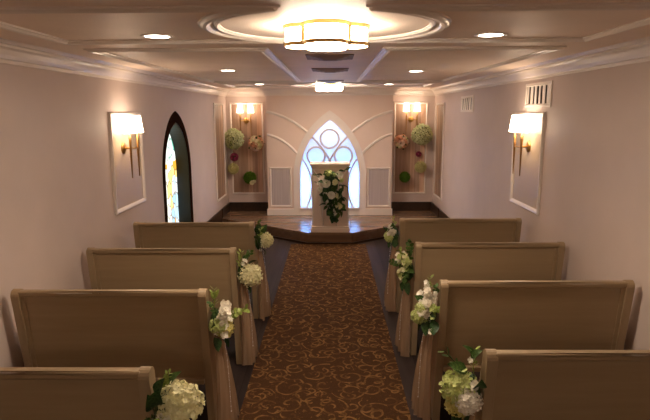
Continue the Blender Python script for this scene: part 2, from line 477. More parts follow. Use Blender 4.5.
# arch surround, tracery and back-lit pane = window_1
arch_out = lancet(CX, .61, HS, .85, 1.943, 20)
w1 = bpy.data.objects.new('window_1', None); COL.objects.link(w1); w1['kind'] = 'structure'; w1['label'] = 'white pointed arch window glowing blue and white behind the pulpit'
inner_open = lancet(CX, .5, .30, .85, 1.79, 20)
bm = bmesh.new(); prism(bm, [lancet(CX, .61, .27, .85, 1.943, 20), inner_open], YC - .045, YC, XZ); obj('arch_surround', bm, 'trim', w1)
bm = bmesh.new(); prism(bm, [lancet(CX, .53, .285, .85, 1.825, 20), lancet(CX, .5, .30, .85, 1.79, 20)], YC - .055, YC - .045, XZ); obj('arch_bead', bm, 'trim', w1)
TR = [(-.017, 0), (-.017, -.03), (-.008, -.038), (.008, -.038), (.017, -.03), (.017, 0)]
bm = bmesh.new()
YT = YC + .045
for cx, cz, r in ((CX, 1.472, .155), (CX - .232, 1.186, .15), (CX + .232, 1.186, .15)):
    sweep(bm, [(cx + r * math.cos(2 * PI * k / 40), cz + r * math.sin(2 * PI * k / 40)) for k in range(40)], TR, True, XZ, YT)
for s in (-1, 1):
    f = lambda x, z: (CX + s * x, z)
    sweep(bm, quad3(f(.335, 1.535), f(.135, 1.32), f(-.06, 1.0)), TR, False, XZ, YT)
    sweep(bm, quad3(f(.46, 1.13), f(.305, .72), f(.40, .30), 20), TR, False, XZ, YT)
box(bm, (CX - .02, YT - .035, .30), (CX + .02, YT, 1.05))
obj('tracery', bm, 'trim', w1)
bm = bmesh.new(); prism(bm, [lancet(CX, .505, .295, .85, 1.795, 20)], YT, YT + .006, XZ); obj('window_pane', bm, 'frosted', w1)

# stained glass window in the left wall = window_2
w2 = bpy.data.objects.new('window_2', None); COL.objects.link(w2); w2['kind'] = 'structure'; w2['label'] = 'narrow pointed stained glass window with dark frame in the left wall'
W = WIN
bm = bmesh.new()
o_ = lancet(W['c'], W['hw'], W['z0'], W['spring'], W['apex']); i_ = lancet(W['c'], W['hw'] - .08, W['z0'] + .08, W['spring'], W['apex'] - .127)
prism(bm, [o_, i_], WL, WL + .010, YZ); obj('window_frame', bm, 'frame_dark', w2)
bm = bmesh.new()
r_o = lancet(W['c'], W['hw'] - .08, W['z0'] + .08, W['spring'], W['apex'] - .127); r_i = lancet(W['c'], W['hw'] - .095, W['z0'] + .095, W['spring'], W['apex'] - .15)
M['reveal'] = paint('dark_green_reveal', lin(34, 32, 20), .4, 0, 1, .1, .3)
prism(bm, [r_o, r_i], WL - .16, WL, YZ); obj('window_reveal', bm, 'reveal', w2)
bm = bmesh.new(); prism(bm, [r_o], WL - .168, WL - .158, YZ); obj('window_glass', bm, 'stained', w2)

# ------------------------------------------------------------------ carpet runner
bm = bmesh.new(); box(bm, (-.592, YF + .1, 0), (.50, 7.86, .012), .003)
tag(obj('carpet_runner', bm, 'carpet'), 'long brown aisle carpet with gold scroll pattern between the pews', 'carpet')

# ------------------------------------------------------------------ chandeliers
def quatrefoil(r, a, n=14):
    pts = []
    for q in range(4):
        th = q * PI / 2
        c = Vector((a * math.cos(th), a * math.sin(th)))
        am = PI / 2 + .05
        for i in range(n + 1):
            t = th - am + 2 * am * i / n
            pts.append((c.x + r * math.cos(t), c.y + r * math.sin(t)))
    return pts
def chandelier(x, y, label):
    t = thing('ceiling_light', label, 'ceiling light', (x, y, HC), 0, None)
    q = quatrefoil(.098, .092)
    bm = bmesh.new(); prism(bm, [q], -.088, -.006, XY); obj('lamp_shade', bm, 'lamp_white', t)
    bm = bmesh.new(); prism(bm, [q], -.093, -.0885, XY); obj('bottom_diffuser', bm, 'lamp_bottom', t)
    bm = bmesh.new(); sweep(bm, quatrefoil(.099, .092), [(0, 0), (-.009, 0), (-.009, -.016), (0, -.016)], True, XY, 0); obj('top_rim', bm, 'gold', t)
    bm = bmesh.new(); sweep(bm, quatrefoil(.099, .092), [(0, -.078), (-.009, -.078), (-.009, -.094), (0, -.094)], True, XY, 0); obj('bottom_rim', bm, 'gold', t)
    for sx, sy in ((-1, -1), (1, -1), (1, 1), (-1, 1)):
        bm = bmesh.new(); box(bm, (sx * .101 - .010, sy * .103 - .010, -.095), (sx * .101 + .010, sy * .103 + .010, 0), .001); obj('post', bm, 'gold', t)
    return t
chandelier(-.022, 2.65, 'large four-lobed glowing drum ceiling light with gold rims, nearest')
chandelier(-.022, -1.5, 'added unseen drum ceiling light behind the camera, lighting the near pews')  # added lamp, out of view, brightens the pew backs and near ceiling
chandelier(-.03, 7.9, 'far small-looking lobed ceiling light in front of the arch')

# downlights; first pair is added out of view to light the near pews
DL = [(-.93, .05, 'added unseen ceiling downlight lighting the nearest left pew'), (.82, .1, 'added unseen ceiling downlight lighting the nearest right pew'),
      (-.90, 2.955, 'recessed ceiling downlight left of the big drum light'), (.825, 2.97, 'recessed ceiling downlight right of the big drum light'),
      (-.967, 5.30, 'recessed downlight in the middle left ceiling panel'), (.822, 5.51, 'recessed downlight in the middle right ceiling panel'),
      (-1.0, 7.85, 'far recessed downlight near the left niche'), (.815, 8.0, 'far recessed downlight near the right niche')]
for x, y, lb in DL:
    t = thing('downlight', lb, 'downlight', (x, y, HC), 0, 'recessed ceiling downlights')
    bm = bmesh.new(); lathe(bm, [(.062, 0), (.062, -.004), (.078, -.006), (.085, -.002), (.085, 0)], 28); obj('trim_ring', bm, 'trim', t, True)
    bm = bmesh.new(); lathe(bm, [(.063, -.003), (.063, -.001)], 28, None, True, True); obj('lens', bm, 'down', t)

# ceiling air diffusers (stepped squares)
for y, lb in ((4.06, 'stepped dark square ceiling vent just beyond the big drum light'), (5.25, 'stepped dark square ceiling vent, middle of the three'), (7.12, 'stepped dark square ceiling vent nearest the far drum light')):
    t = thing('ceiling_vent', lb, 'vent', (-.01, y, HC), 0, 'ceiling air vents')
    for i, (h, z0, z1) in enumerate(((.168, -.007, 0), (.13, -.014, -.007), (.092, -.021, -.014), (.055, -.028, -.021))):
        bm = bmesh.new()
        if i == 0: box(bm, (-h, -h, z0), (h, h, z1), .003)
        else:
            lo, hi = h - .012, h + .012
            vs = [[bm.verts.new((sx * w, sy * w, z)) for sx, sy in ((-1, -1), (1, -1), (1, 1), (-1, 1))] for w, z in ((hi, z1), (lo, z0))]
            for k in range(4): bm.faces.new([vs[0][k], vs[0][(k + 1) % 4], vs[1][(k + 1) % 4], vs[1][k]])
            bm.faces.new(vs[1]); bm.faces.new(vs[0][::-1])
        obj('vent_plate' if i == 0 else 'vent_step', bm, 'bronze', t)

# wall registers on the right wall
for y0, y1, z0, z1, lb in ((4.59, 5.19, 1.945, 2.155, 'larger slatted air register above the right sconce'), (7.08, 7.74, 1.905, 2.115, 'further slatted air register high on the right wall')):
    t = thing('air_register', lb, 'vent', (WR, (y0 + y1) / 2, z0), 0, 'right wall air registers')
    off = Vector(t.location); m2 = lambda u, v, w: tuple(Vector((w, u, v)) - off)
    bm = bmesh.new(); sweep(bm, [(y0, z0), (y1, z0), (y1, z1), (y0, z1)], [(0, 0), (0, -.008), (.022, -.010), (.03, -.004), (.03, 0)], True, m2, WR); obj('register_frame', bm, 'trim', t)
    bm = bmesh.new(); prism(bm, [[(y0 + .025, z0 + .025), (y1 - .025, z0 + .025), (y1 - .025, z1 - .025), (y0 + .025, z1 - .025)]], WR - .002, WR, m2); obj('backing', bm, 'dark', t)
    n = 6
    for k in range(n):
        u = y0 + .065 + (y1 - y0 - .13) * k / (n - 1); hw = (.024, .030, .019)[k % 3]
        bm = bmesh.new(); prism(bm, [[(u - hw, z0 + .028), (u + hw, z0 + .028), (u + hw, z1 - .028), (u - hw, z1 - .028)]], WR - .006, WR - .002, m2)
        obj('slat', bm, 'trim', t)

# ------------------------------------------------------------------ sconces
def sconce(label, loc, rz, power=1.0):
    """local: wall at y=0, room towards -y"""
    t = thing('wall_sconce', label, 'wall lamp', loc, rz, 'two-arm wall sconces')
    ry = Matrix.Rotation(PI / 2, 4, 'X')
    bm = bmesh.new(); lathe(bm, [(.001, .022), (.02, .022), (.03, .016), (.045, .014), (.05, .008), (.05, 0)], 28, ry, False, False); obj('backplate', bm, 'gold', t, True)
    bm = bmesh.new(); tube(bm, [(0, -.01, 0), (0, -.085, 0)], .009, 10); tube(bm, [(-.092, -.1, 0), (-.05, -.092, -.002), (0, -.088, -.003), (.05, -.092, -.002), (.092, -.1, 0)], .007, 8); obj('arm', bm, 'gold', t, True)
    for s in (-1, 1):
        x = s * .092
        bm = bmesh.new(); tube(bm, [(x, -.1, .125), (x, -.1, .105), (x, -.1, .1), (x, -.1, .0), (x, -.1, -.25), (x, -.1, -.256)], [.006, .006, .0125, .011, .0045, .002], 12); obj('rod', bm, 'antique', t, True)
        bm = bmesh.new(); sh = Matrix.Translation((x, -.1, 0))
        lathe(bm, [(.056, .132), (.036, .282), (.034, .282), (.054, .132)], 28, sh); obj('lamp_shade', bm, 'shade' if power > .9 else 'shade_dim', t, True)
        l = bpy.data.lights.new('sconce_bulb', 'POINT'); l.energy = SCONCE_W * power; l.color = (1, .72, .48); l.shadow_soft_size = .025
        lo = bpy.data.objects.new('sconce_bulb', l); COL.objects.link(lo); lo.parent = t; lo.location = (x, -.1, .205)
    return t
SCONCE_W = 1.7
sconce('two-shade brass sconce on the left side wall', (WL + .004, 4.85, 1.605), PI / 2)
sconce('two-shade brass sconce on the right side wall', (WR - .004, 5.03, 1.595), -PI / 2)
sconce('two-shade brass sconce above the left flower balls', (-1.482, YB - .004, 1.775), 0, .32)
sconce('two-shade brass sconce above the right flower balls', (1.382, YB - .004, 1.785), 0, .32)

# ------------------------------------------------------------------ pews
PH = .95
LEAN = .12
def end_profile():
    # (y, z): y grows towards the altar; back edge leans, rounded top, arm curve, floor
    pts = [(LEAN + .0, 0), (.0 + LEAN * (1 - .90 / PH), .90)]
    cx, cz, r = .035, .915, .035
    back = []
    for k in range(9):
        a = PI - k * PI / 8 * .95
        back.append((cx + r * math.cos(a), cz + r * math.sin(a)))
    front = [(.075, .88), (.095, .80), (.12, .72), (.16, .66), (.23, .625), (.34, .605), (.42, .60), (.47, .585), (.50, .55), (.505, .50), (.495, .42), (.49, .2), (.50, 0)]
    return [(LEAN + .01, 0)] + back + front
def pew(label, xa, xw, y, L):
    """xa aisle face, xw wall face, y = rear top edge"""
    t = thing('pew', label, 'pew', (xa, y - .033, 0), 0, 'taupe wooden pews')
    s = 1 if xw > xa else -1
    ln = abs(xw - xa)
    for u0, u1 in ((0, .045), (ln - .045, ln)):
        bm = bmesh.new()
        tmp = bmesh.new(); prism(tmp, [end_profile()], s * u0, s * u1, YZ); 
        join(bm, tmp)
        o = obj('end_panel', bm, 'pew_end', t)
        bv = o.modifiers.new('bevel', 'BEVEL'); bv.width = .006; bv.segments = 2; bv.limit_method = 'ANGLE'
    a, b = s * .045, s * (ln - .045)
    lean = lambda z: LEAN * (1 - z / PH)
    def slab(z0, z1, d0, d1, bev=0, ext=0):
        bm = bmesh.new(); tmp = bmesh.new()
        prism(tmp, [[(lean(z0) + d0, z0), (lean(z0) + d1, z0), (lean(z1) + d1, z1), (lean(z1) + d0, z1)]], a - s * ext, b + s * ext, YZ)
        if bev: bmesh.ops.bevel(tmp, geom=tmp.edges[:], offset=bev, segments=3, affect='EDGES', profile=.5)
        join(bm, tmp); return bm
    obj('back_panel', slab(.385, .915, .018, .036), 'pew', t)
    obj('top_rail', slab(.908, .944, .002, .052, .011, .015), 'pew', t)
    obj('bottom_rail', slab(.365, .395, -.012, .044, .004), 'pew', t)
    for e in (a, b - s * .022):
        bm = bmesh.new()
        prism(bm, [[(lean(.40) + .012, .40), (lean(.40) + .018, .40), (lean(.91) + .018, .91), (lean(.91) + .012, .91)]], e, e + s * .022, YZ); obj('edge_stile', bm, 'pew', t)
    bm = bmesh.new(); box(bm, (a, .10, .40), (b, .50, .44), .008); obj('seat', bm, 'pew', t)
    return t
LP = [1.963, 2.915, 3.866, 4.818]; RPW = [2.127, 3.078, 4.03, 4.98]
XL, XR = -.69, .628
ORD = ['nearest pew on the left, cut off by the bottom left corner', 'second pew from the camera on the left side', 'third pew from the camera on the left side', 'farthest left pew, beside the stained glass window']
ORR = ['nearest pew on the right, cut off by the bottom right corner', 'second pew from the camera on the right side', 'third pew from the camera on the right side', 'farthest right pew, closest to the stage']
for i in range(4):
    pew('taupe wooden pew: ' + ORD[i], XL, -1.768, LP[i], 'L'); pew('taupe wooden pew: ' + ORR[i], XR, 1.735, RPW[i], 'R')

# ------------------------------------------------------------------ flowers: shared meshes
def mesh_of(bm, mat, smooth=True):
    me = bpy.data.meshes.new(mat + '_mesh'); bm.to_mesh(me); bm.free()
    me.materials.append(M[mat])
    for p in me.polygons: p.use_smooth = smooth
    return me
def fib(n):
    g = PI * (3 - 5 ** .5)
    for i in range(n):
        z = 1 - 2 * (i + .5) / n; r = (1 - z * z) ** .5
        yield Vector((r * math.cos(g * i), r * math.sin(g * i), z))
def frame(d, spin):
    q = Vector((0, 0, 1)).rotation_difference(d).to_matrix().to_4x4()
    return q @ Matrix.Rotation(spin, 4, 'Z')
def add_floret(bm, mat, r, n=4, cup=.25, wide=.62):
    for k in range(n):
        th = 2 * PI * k / n
        R = mat @ Matrix.Rotation(th, 4, 'Z')
        p = [(0, 0, 0), (r * .55, -r * wide * .62, r * cup * .5), (r * .95, -r * wide * .3, r * cup), (r * .95, r * wide * .3, r * cup), (r * .55, r * wide * .62, r * cup * .5)]
        v = [bm.verts.new(R @ Vector(q)) for q in p]
        c = bm.verts.new(R @ Vector((r * .55, 0, r * cup * .15)))
        for a, b in ((0, 1), (1, 2), (2, 3), (3, 4), (4, 0)): bm.faces.new([v[a], v[b], c])
def ball_core(bm, r):
    t = bmesh.new(); bmesh.ops.create_icosphere(t, subdivisions=2, radius=r); join(bm, t)
def hydrangea(n, mat, fr, seed, jitter=.06, squash=1.0, core=.74):
    rnd = random.Random(seed); bm = bmesh.new()
    if core: ball_core(bm, core)
    for d in fib(n):
        k = 1 + rnd.uniform(-jitter, jitter)
        dd = (d + Vector([rnd.uniform(-.12, .12) for _ in range(3)])).normalized()
        m = Matrix.Translation(Vector((d.x, d.y, d.z * squash)) * .93 * k) @ frame(dd, rnd.uniform(0, PI))
        add_floret(bm, m, fr * rnd.uniform(.85, 1.15), 4, .3)
    return mesh_of(bm, mat, False)
def rose(mat, seed):
    rnd = random.Random(seed); bm = bmesh.new()
    def pet(th, r0, h, w, tilt, curl):
        nu, nv = 4, 5; g = []
        for i in range(nu + 1):
            u = i / nu; row = []
            for j in range(nv + 1):
                v = (j / nv - .5) * 2
                ww = w * math.sin(PI * (.18 + .62 * u)); ang = th + v * ww
                rr = r0 * (.35 + .65 * u ** .6) + tilt * u * u + curl * max(0, u - .7) * 2
                z = h * u - curl * max(0, u - .75) * 1.6 - .1 * v * v * u * h
                row.append(bm.verts.new((rr * math.cos(ang), rr * math.sin(ang), z)))
            g.append(row)
        for i in range(nu):
            for j in range(nv): bm.faces.new([g[i][j], g[i][j + 1], g[i + 1][j + 1], g[i + 1][j]])
    for n, r0, h, w, tl, cu, off in ((3, .14, .86, 1.1, .02, 0, 0), (4, .28, .84, .9, .06, .04, .5), (5, .42, .78, .8, .14, .10, .2), (6, .55, .66, .72, .24, .18, .8), (7, .62, .50, .66, .38, .22, .3)):
        for k in range(n): pet(2 * PI * k / n + off + rnd.uniform(-.1, .1), r0, h * rnd.uniform(.93, 1.05), w, tl, cu)
    t = bmesh.new(); bmesh.ops.create_icosphere(t, subdivisions=1, radius=.3); join(bm, t, Matrix.Translation((0, 0, .12)))
    return mesh_of(bm, mat)
def bloom(mat, n=5):
    bm = bmesh.new()
    add_floret(bm, Matrix.Identity(4), 1.0, n, .38, .75); add_floret(bm, Matrix.Translation((0, 0, .12)) @ Matrix.Rotation(.6, 4, 'Z'), .72, n, .6, .75)
    t = bmesh.new(); bmesh.ops.create_icosphere(t, subdivisions=1, radius=.2); join(bm, t, Matrix.Translation((0, 0, .16)))
    return mesh_of(bm, mat, False)
def mum(n, mat, seed, L=.34, w=.055):
    rnd = random.Random(seed); bm = bmesh.new(); ball_core(bm, .74)
    for d in fib(n):
        m = Matrix.Translation(d * .7) @ frame((d + Vector([rnd.uniform(-.25, .25) for _ in range(3)])).normalized(), rnd.uniform(0, 6))
        l = L * rnd.uniform(.8, 1.1)
        v = [bm.verts.new(m @ Vector(p)) for p in ((-w, 0, 0), (w, 0, 0), (w * 1.1, .02, l * .6), (0, .07, l), (-w * 1.1, .02, l * .6))]
        bm.faces.new(v)
    return mesh_of(bm, mat, False)
def leaf(mat, L=1.0, w=.32, bend=.35):
    bm = bmesh.new(); n = 6; rows = []
    for i in range(n + 1):
        u = i / n; ww = w * math.sin(PI * min(1, u ** .8 * .97 + .02)); z = bend * u * (1 - .2 * u) - bend * u * u * .9
        rows.append([bm.verts.new((x * ww, u * L, z + abs(x) * ww * .35)) for x in (-1, 0, 1)])
    for a, b in zip(rows, rows[1:]):
        for k in (0, 1): bm.faces.new([a[k], a[k + 1], b[k + 1], b[k]])
    return mesh_of(bm, mat)
def sprig(mat, n=6, leafw=.16, budmat=False):
    bm = bmesh.new()
    pts = [(0, .02 * i * i / n, i / n) for i in range(n + 1)]
    tube(bm, pts, [.018] * n + [.008], 5)
    rnd = random.Random(n * 7 + int(leafw * 100))
    for i in range(1, n + 1):
        for s in (0, 1):
            d = Vector((math.cos(i * 2.4 + s * PI), math.sin(i * 2.4 + s * PI), .75)).normalized()
            m = Matrix.Translation(pts[i]) @ frame(d, 0)
            l = .30 * rnd.uniform(.7, 1.1)
            v = [bm.verts.new(m @ Vector(p)) for p in ((0, 0, 0), (leafw * .6, .02, l * .4), (leafw * .5, .04, l * .75), (0, .05, l), (-leafw * .5, .04, l * .75), (-leafw * .6, .02, l * .4))]
            bm.faces.new(v)
    return mesh_of(bm, mat, False)
def spike():
    bm = bmesh.new(); rnd = random.Random(31); tube(bm, [(0, 0, 0), (0, 0, 1)], [.02, .008], 5)
    for i in range(22):
        z = .28 + .72 * i / 22; a = i * 2.4; k = 1 - .5 * i / 22
        d = Vector((math.cos(a), math.sin(a), .35)).normalized()
        add_floret(bm, Matrix.Translation(Vector((math.cos(a) * .06 * k, math.sin(a) * .06 * k, z))) @ frame(d, rnd.uniform(0, 6)), .15 * k, 5, .3, .75)
    return mesh_of(bm, 'white', False)
F = dict(hyd_cream=hydrangea(64, 'cream', .36, 1, .13), hyd_lime=hydrangea(60, 'lime', .36, 2, .14), hyd_white=hydrangea(56, 'white', .38, 3, .15), hyd_yellow=hydrangea(60, 'yellow', .36, 4, .14),
         rose_white=rose('white', 5), rose_cream=rose('cream', 6), rose_peach=rose('peach', 8), rose_blush=rose('blush', 9),
         bloom_white=bloom('white'), bloom_lime=bloom('lime'), bloom_cream=bloom('cream'), bloom_mag=bloom('magenta', 6), bloom_peach=bloom('peach', 6),
         leaf=leaf('leaf'), leaf_dark=leaf('leaf_dark'), leaf_lime=leaf('leaf_lime', 1, .26, .3),
         sprig=sprig('leaf'), sprig_lime=sprig('leaf_lime', 7, .14), stock=spike())
NAMES = dict(hyd='hydrangea_head', rose='rose', bloom='small_bloom', leaf='leaf', sprig='sprig', stock='flower_spike')
def put(parent, key, loc, d, s, spin=None, rnd=random):
    m = frame(Vector(d).normalized(), rnd.uniform(0, 6.28) if spin is None else spin)
    o = bpy.data.objects.new(NAMES[key.split('_')[0]], F[key]); COL.objects.link(o)
    o.parent = parent; o.location = loc; o.rotation_euler = m.to_euler(); o.scale = (s, s, s)
    return o
def put_leaf(parent, key, loc, d, s, rnd=random):
    """leaf points along d (its local +y)"""
    d = Vector(d).normalized()
    q = Vector((0, 1, 0)).rotation_difference(d).to_matrix().to_4x4() @ Matrix.Rotation(rnd.uniform(-.8, .8), 4, 'Y')
    o = bpy.data.objects.new('leaf', F[key]); COL.objects.link(o)
    o.parent = parent; o.location = loc; o.rotation_euler = q.to_euler(); o.scale = (s, s, s)
    return o

def tulle_mesh(seed, w0=.10, w1=.34, top=-.06, bot=-.76, out=.05):
    rnd = random.Random(seed); bm = bmesh.new(); nu, nv = 44, 16; g = []
    ph = rnd.uniform(0, 6)
    for j in range(nv + 1):
        v = j / nv; row = []
        w = w0 + (w1 - w0) * v ** .7
        for i in range(nu + 1):
            u = i / nu - .5
            fold = (.010 + .016 * v) * (math.sin(u * 34 + ph + v * 1.2) + .5 * math.sin(u * 71 + ph * 2))
            x = .028 + out * math.sin(min(1, v * 1.1) * PI * .5) * (1 - (2 * u) ** 2 * .6) + fold
            row.append(bm.verts.new((max(.006, x), .05 + u * w + .10 * v, top + (bot - top) * v + .015 * math.sin(u * 9 + ph) * v)))
        g.append(row)
    for j in range(nv):
        for i in range(nu): bm.faces.new([g[j][i], g[j][i + 1], g[j + 1][i + 1], g[j + 1][i]])
    return bm
def beads(pts, r=.0027, n=15):
    bm = bmesh.new(); P = [Vector(p) for p in pts]
    for k in range(n):
        f = k / (n - 1) * (len(P) - 1); i = min(int(f), len(P) - 2)
        c = P[i].lerp(P[i + 1], f - i)
        t = bmesh.new(); bmesh.ops.create_icosphere(t, subdivisions=1, radius=r * (1.6 if k == n - 1 else 1)); join(bm, t, Matrix.Translation(c))
    tube(bm, P, .0008, 4)
    return bm

# bouquet layouts in local space: x = away from the pew end, y = along the pew end, z = up (metres)
BOUQ = [
 # side, row, z, kind, label
 ('L', 0, .795, 'A', 'bouquet of one large cream hydrangea with dark leaves on the nearest left pew'),
 ('L', 1, .76, 'B', 'loose white and lime bouquet with side sprig on the second left pew'),
 ('L', 2, .765, 'C', 'round cream hydrangea bouquet on the third left pew'),
 ('L', 3, .79, 'D', 'cream bloom with dark leaves on the farthest left pew'),
 ('R', 0, .765, 'E', 'large lime and white hydrangea bouquet on the nearest right pew'),
 ('R', 1, .765, 'F', 'tall white stock and lime hydrangea bouquet on the second right pew'),
 ('R', 2, .735, 'G', 'leafy mixed greenish white bouquet on the third right pew'),
 ('R', 3, .80, 'H', 'small lime and white bouquet on the farthest right pew')]
def R3(rnd, a): return Vector([rnd.uniform(-a, a) for _ in range(3)])
def clear(t, ax, sg, gap):
    for o in COL.objects:
        if o.parent is t and o.type == 'MESH':
            mb = Matrix.LocRotScale(o.location, o.rotation_euler, o.scale)
            lo = min(sg * (mb @ v.co)[ax] for v in o.data.vertices)
            if lo < gap: o.location[ax] += sg * (gap - lo)
def bouquet(side, row, z, kind, label):
    rnd = random.Random(100 + ord(kind))
    xs, ys, sg = (XL, LP, 1) if side == 'L' else (XR, RPW, -1)
    t = thing('pew_bouquet', label, 'bouquet', (xs, ys[row] + {'A': .005, 'C': .01, 'D': -.01, 'H': .03}.get(kind, .04), z), 0, 'bouquets on the pew ends')
    def L(x, y, zz): return (sg * x, y, zz)
    hyd, blooms, leaves, sprigs, stocks = [], [], [], [], []
    if kind == 'A':
        hyd = [('hyd_cream', (.085, .0, .0), .082), ('hyd_white', (.05, -.07, -.05), .045)]
        blooms = [('bloom_white', (.03, -.10, -.01), .018), ('bloom_white', (.03, -.105, -.045), .016), ('bloom_white', (.05, -.11, -.08), .016), ('bloom_lime', (.045, -.115, -.03), .014), ('bloom_white', (.075, -.10, -.075), .016)]
        leaves = [('leaf_dark', (.02, -.04, .03), (.2, -.4, .7), .09), ('leaf_dark', (.02, -.02, .04), (.3, -.1, .8), .09), ('leaf_dark', (.03, -.06, .0), (.2, -.8, .5), .09), ('leaf', (.05, .02, .06), (.6, .2, .7), .08), ('leaf_lime', (.04, .0, .07), (.3, 0, .9), .06), ('leaf_dark', (.02, -.06, .02), (.0, -.5, .7), .10), ('leaf_lime', (.05, -.1, -.0), (.0, -.9, .25), .07)]
        sprigs = [('sprig_lime', (.02, .0, .06), (.45, .1, .9), .08), ('sprig', (.02, -.07, -.02), (0, -1, .3), .1)]
    elif kind == 'B':
        hyd = [('hyd_yellow', (.075, .03, -.07), .05), ('hyd_lime', (.05, -.055, -.02), .042)]
        stocks = [('stock', (.03, .0, -.06), (.45, -.05, .95), .15), ('stock', (.04, .03, -.05), (.8, .2, .7), .12), ('stock', (.03, -.04, -.08), (.5, -.4, .8), .13)]
        blooms = [('bloom_white', (.06 + rnd.uniform(-.02, .03), rnd.uniform(-.07, .06), rnd.uniform(-.10, .09)), .021) for _ in range(24)]
        sprigs = [('sprig_lime', (.05, .02, .0), (1, .25, .18), .15), ('sprig_lime', (.02, .0, .05), (.2, 0, 1), .12), ('sprig', (.02, -.03, .03), (-.05, -.4, .9), .1)]
        leaves = [('leaf_dark', (.03, -.05, -.09), (.4, -.6, -.7), .09), ('leaf_dark', (.05, .0, -.1), (.6, .0, -.8), .09), ('leaf_lime', (.03, 0, .12), (.4, .2, .8), .06), ('leaf_lime', (.03, 0, .12), (-.3, -.2, .8), .05), ('leaf', (.04, -.06, .0), (.2, -.9, .2), .09)]
    elif kind == 'C':
        hyd = [('hyd_cream', (.07, -.02, -.02), .078)]
        blooms = [('bloom_white', (.05, -.05, .07), .018), ('bloom_white', (.06, .02, .075), .018), ('bloom_white', (.05, 0, .085), .016)]
        sprigs = [('sprig_lime', (.02, -.05, .04), (-.05, -.2, 1), .13), ('sprig', (.03, .05, .05), (.5, .5, .6), .11), ('sprig', (.04, .06, -.0), (.8, .4, .1), .10)]
        leaves = [('leaf_dark', (.05, .05, -.05), (.8, .5, -.5), .1), ('leaf_dark', (.06, .06, .02), (.7, .6, .3), .1), ('leaf_dark', (.05, -.03, -.08), (.6, -.1, -.8), .09), ('leaf', (.04, .06, .05), (.5, .4, .7), .09)]
    elif kind == 'D':
        hyd = [('hyd_cream', (.095, .02, -.01), .066)]
        blooms = [('bloom_white', (.05, -.03, -.09), .016), ('bloom_lime', (.06, -.04, .06), .018), ('bloom_white', (.05, -.05, .1), .014)]
        sprigs = [('sprig', (.03, -.03, .04), (.25, -.1, 1), .13), ('sprig_lime', (.04, -.04, .02), (.4, -.4, .9), .12)]
        leaves = [('leaf_dark', (.03, -.05, .0), (.2, -.7, .5), .11), ('leaf_dark', (.03, -.05, -.02), (.3, -.6, -.6), .10), ('leaf_dark', (.03, -.03, .05), (.3, -.2, .9), .11), ('leaf', (.05, .0, .06), (.6, .1, .7), .1), ('leaf_dark', (.06, -.02, -.07), (.5, -.2, -.8), .09)]
    elif kind == 'E':
        hyd = [('hyd_lime', (.085, .0, .0), .072), ('hyd_white', (.05, -.06, -.03), .05), ('hyd_yellow', (.09, .0, -.07), .055)]
        blooms = [('bloom_white', (.04, -.07 + .02 * k, .04 - .012 * k), .024) for k in range(4)] + [('bloom_white', (.11, .0, -.055), .022), ('bloom_white', (.12, .02, -.03), .022), ('bloom_white', (.04, .02, .11), .015), ('bloom_white', (.13, .0, -.02), .02)]
        sprigs = [('sprig', (.05, .02, .05), (.7, .2, .5), .13), ('sprig_lime', (.03, .0, .06), (.1, .2, 1), .10)]
        leaves = [('leaf', (.03, .0, .12), (.5, .2, .6), .08), ('leaf', (.03, .0, .13), (-.5, -.2, .5), .06), ('leaf', (.06, .0, .06), (.9, .2, .4), .09), ('leaf_dark', (.03, -.06, .03), (0, -.7, .7), .09), ('leaf_dark', (.06, 0, -.1), (.5, 0, -.8), .1), ('leaf_dark', (.05, -.05, -.09), (.2, -.5, -.8), .09)]
    elif kind == 'F':
        hyd = [('hyd_lime', (.105, .0, -.05), .046), ('hyd_lime', (.10, -.02, .01), .034)]
        stocks = [('stock', (.05, .0, -.02), (.12, 0, 1), .19), ('stock', (.04, -.02, -.03), (-.1, -.2, 1), .15), ('stock', (.05, .02, -.05), (.5, .1, .9), .13)]
        blooms = [('bloom_white', (.055 + rnd.uniform(-.03, .03), rnd.uniform(-.05, .03), rnd.uniform(-.06, .13)), .022) for _ in range(22)] + [('bloom_lime', (.02, -.06, .02), .022), ('bloom_lime', (.015, -.06, -.03), .02), ('bloom_white', (.03, -.07, -.12), .016)]
        sprigs = [('sprig_lime', (.05, .0, .1), (.15, 0, 1), .09), ('sprig', (.02, -.02, .05), (-.2, -.2, 1), .1), ('sprig_lime', (.02, -.05, -.02), (-.1, -.6, .6), .09)]
        leaves = [('leaf_dark', (.05, -.03, -.05), (.3, -.4, -.8), .11), ('leaf_dark', (.06, .0, -.06), (.5, .0, -.8), .10), ('leaf_dark', (.03, -.05, -.05), (.05, -.6, -.7), .10), ('leaf_dark', (.04, -.04, -.02), (.2, -.8, .1), .08), ('leaf', (.08, .0, .04), (.8, 0, .5), .07)]
    elif kind == 'G':
        hyd = [('hyd_lime', (.06, -.03, .05), .036), ('hyd_lime', (.085, .03, -.05), .036)]
        blooms = [(rnd.choice(('bloom_white', 'bloom_lime', 'bloom_cream')), (.06 + rnd.uniform(-.035, .04), rnd.uniform(-.06, .05), rnd.uniform(-.09, .10)), .021) for _ in range(18)]
        sprigs = [('sprig', (.03, -.02, .05), (.1, -.1, 1), .15), ('sprig', (.06, .0, .0), (.9, .1, .4), .12), ('sprig', (.05, -.03, -.03), (.3, -.6, .1), .1), ('sprig_lime', (.05, 0, .03), (.4, 0, .9), .13)]
        leaves = [('leaf', (.05, rnd.uniform(-.05, .04), rnd.uniform(-.08, .05)), R3(rnd, 1), .08) for _ in range(9)] + [('leaf_dark', (.04, -.04, -.1), (.1, -.4, -.8), .1), ('leaf_dark', (.06, .0, -.1), (.3, 0, -.9), .09)]
    else:
        hyd = [('hyd_lime', (.085, .01, -.035), .05), ('hyd_white', (.06, -.03, .02), .034)]
        blooms = [('bloom_white', (.05 + rnd.uniform(-.03, .03), rnd.uniform(-.05, .04), rnd.uniform(-.02, .09)), .02) for _ in range(8)]
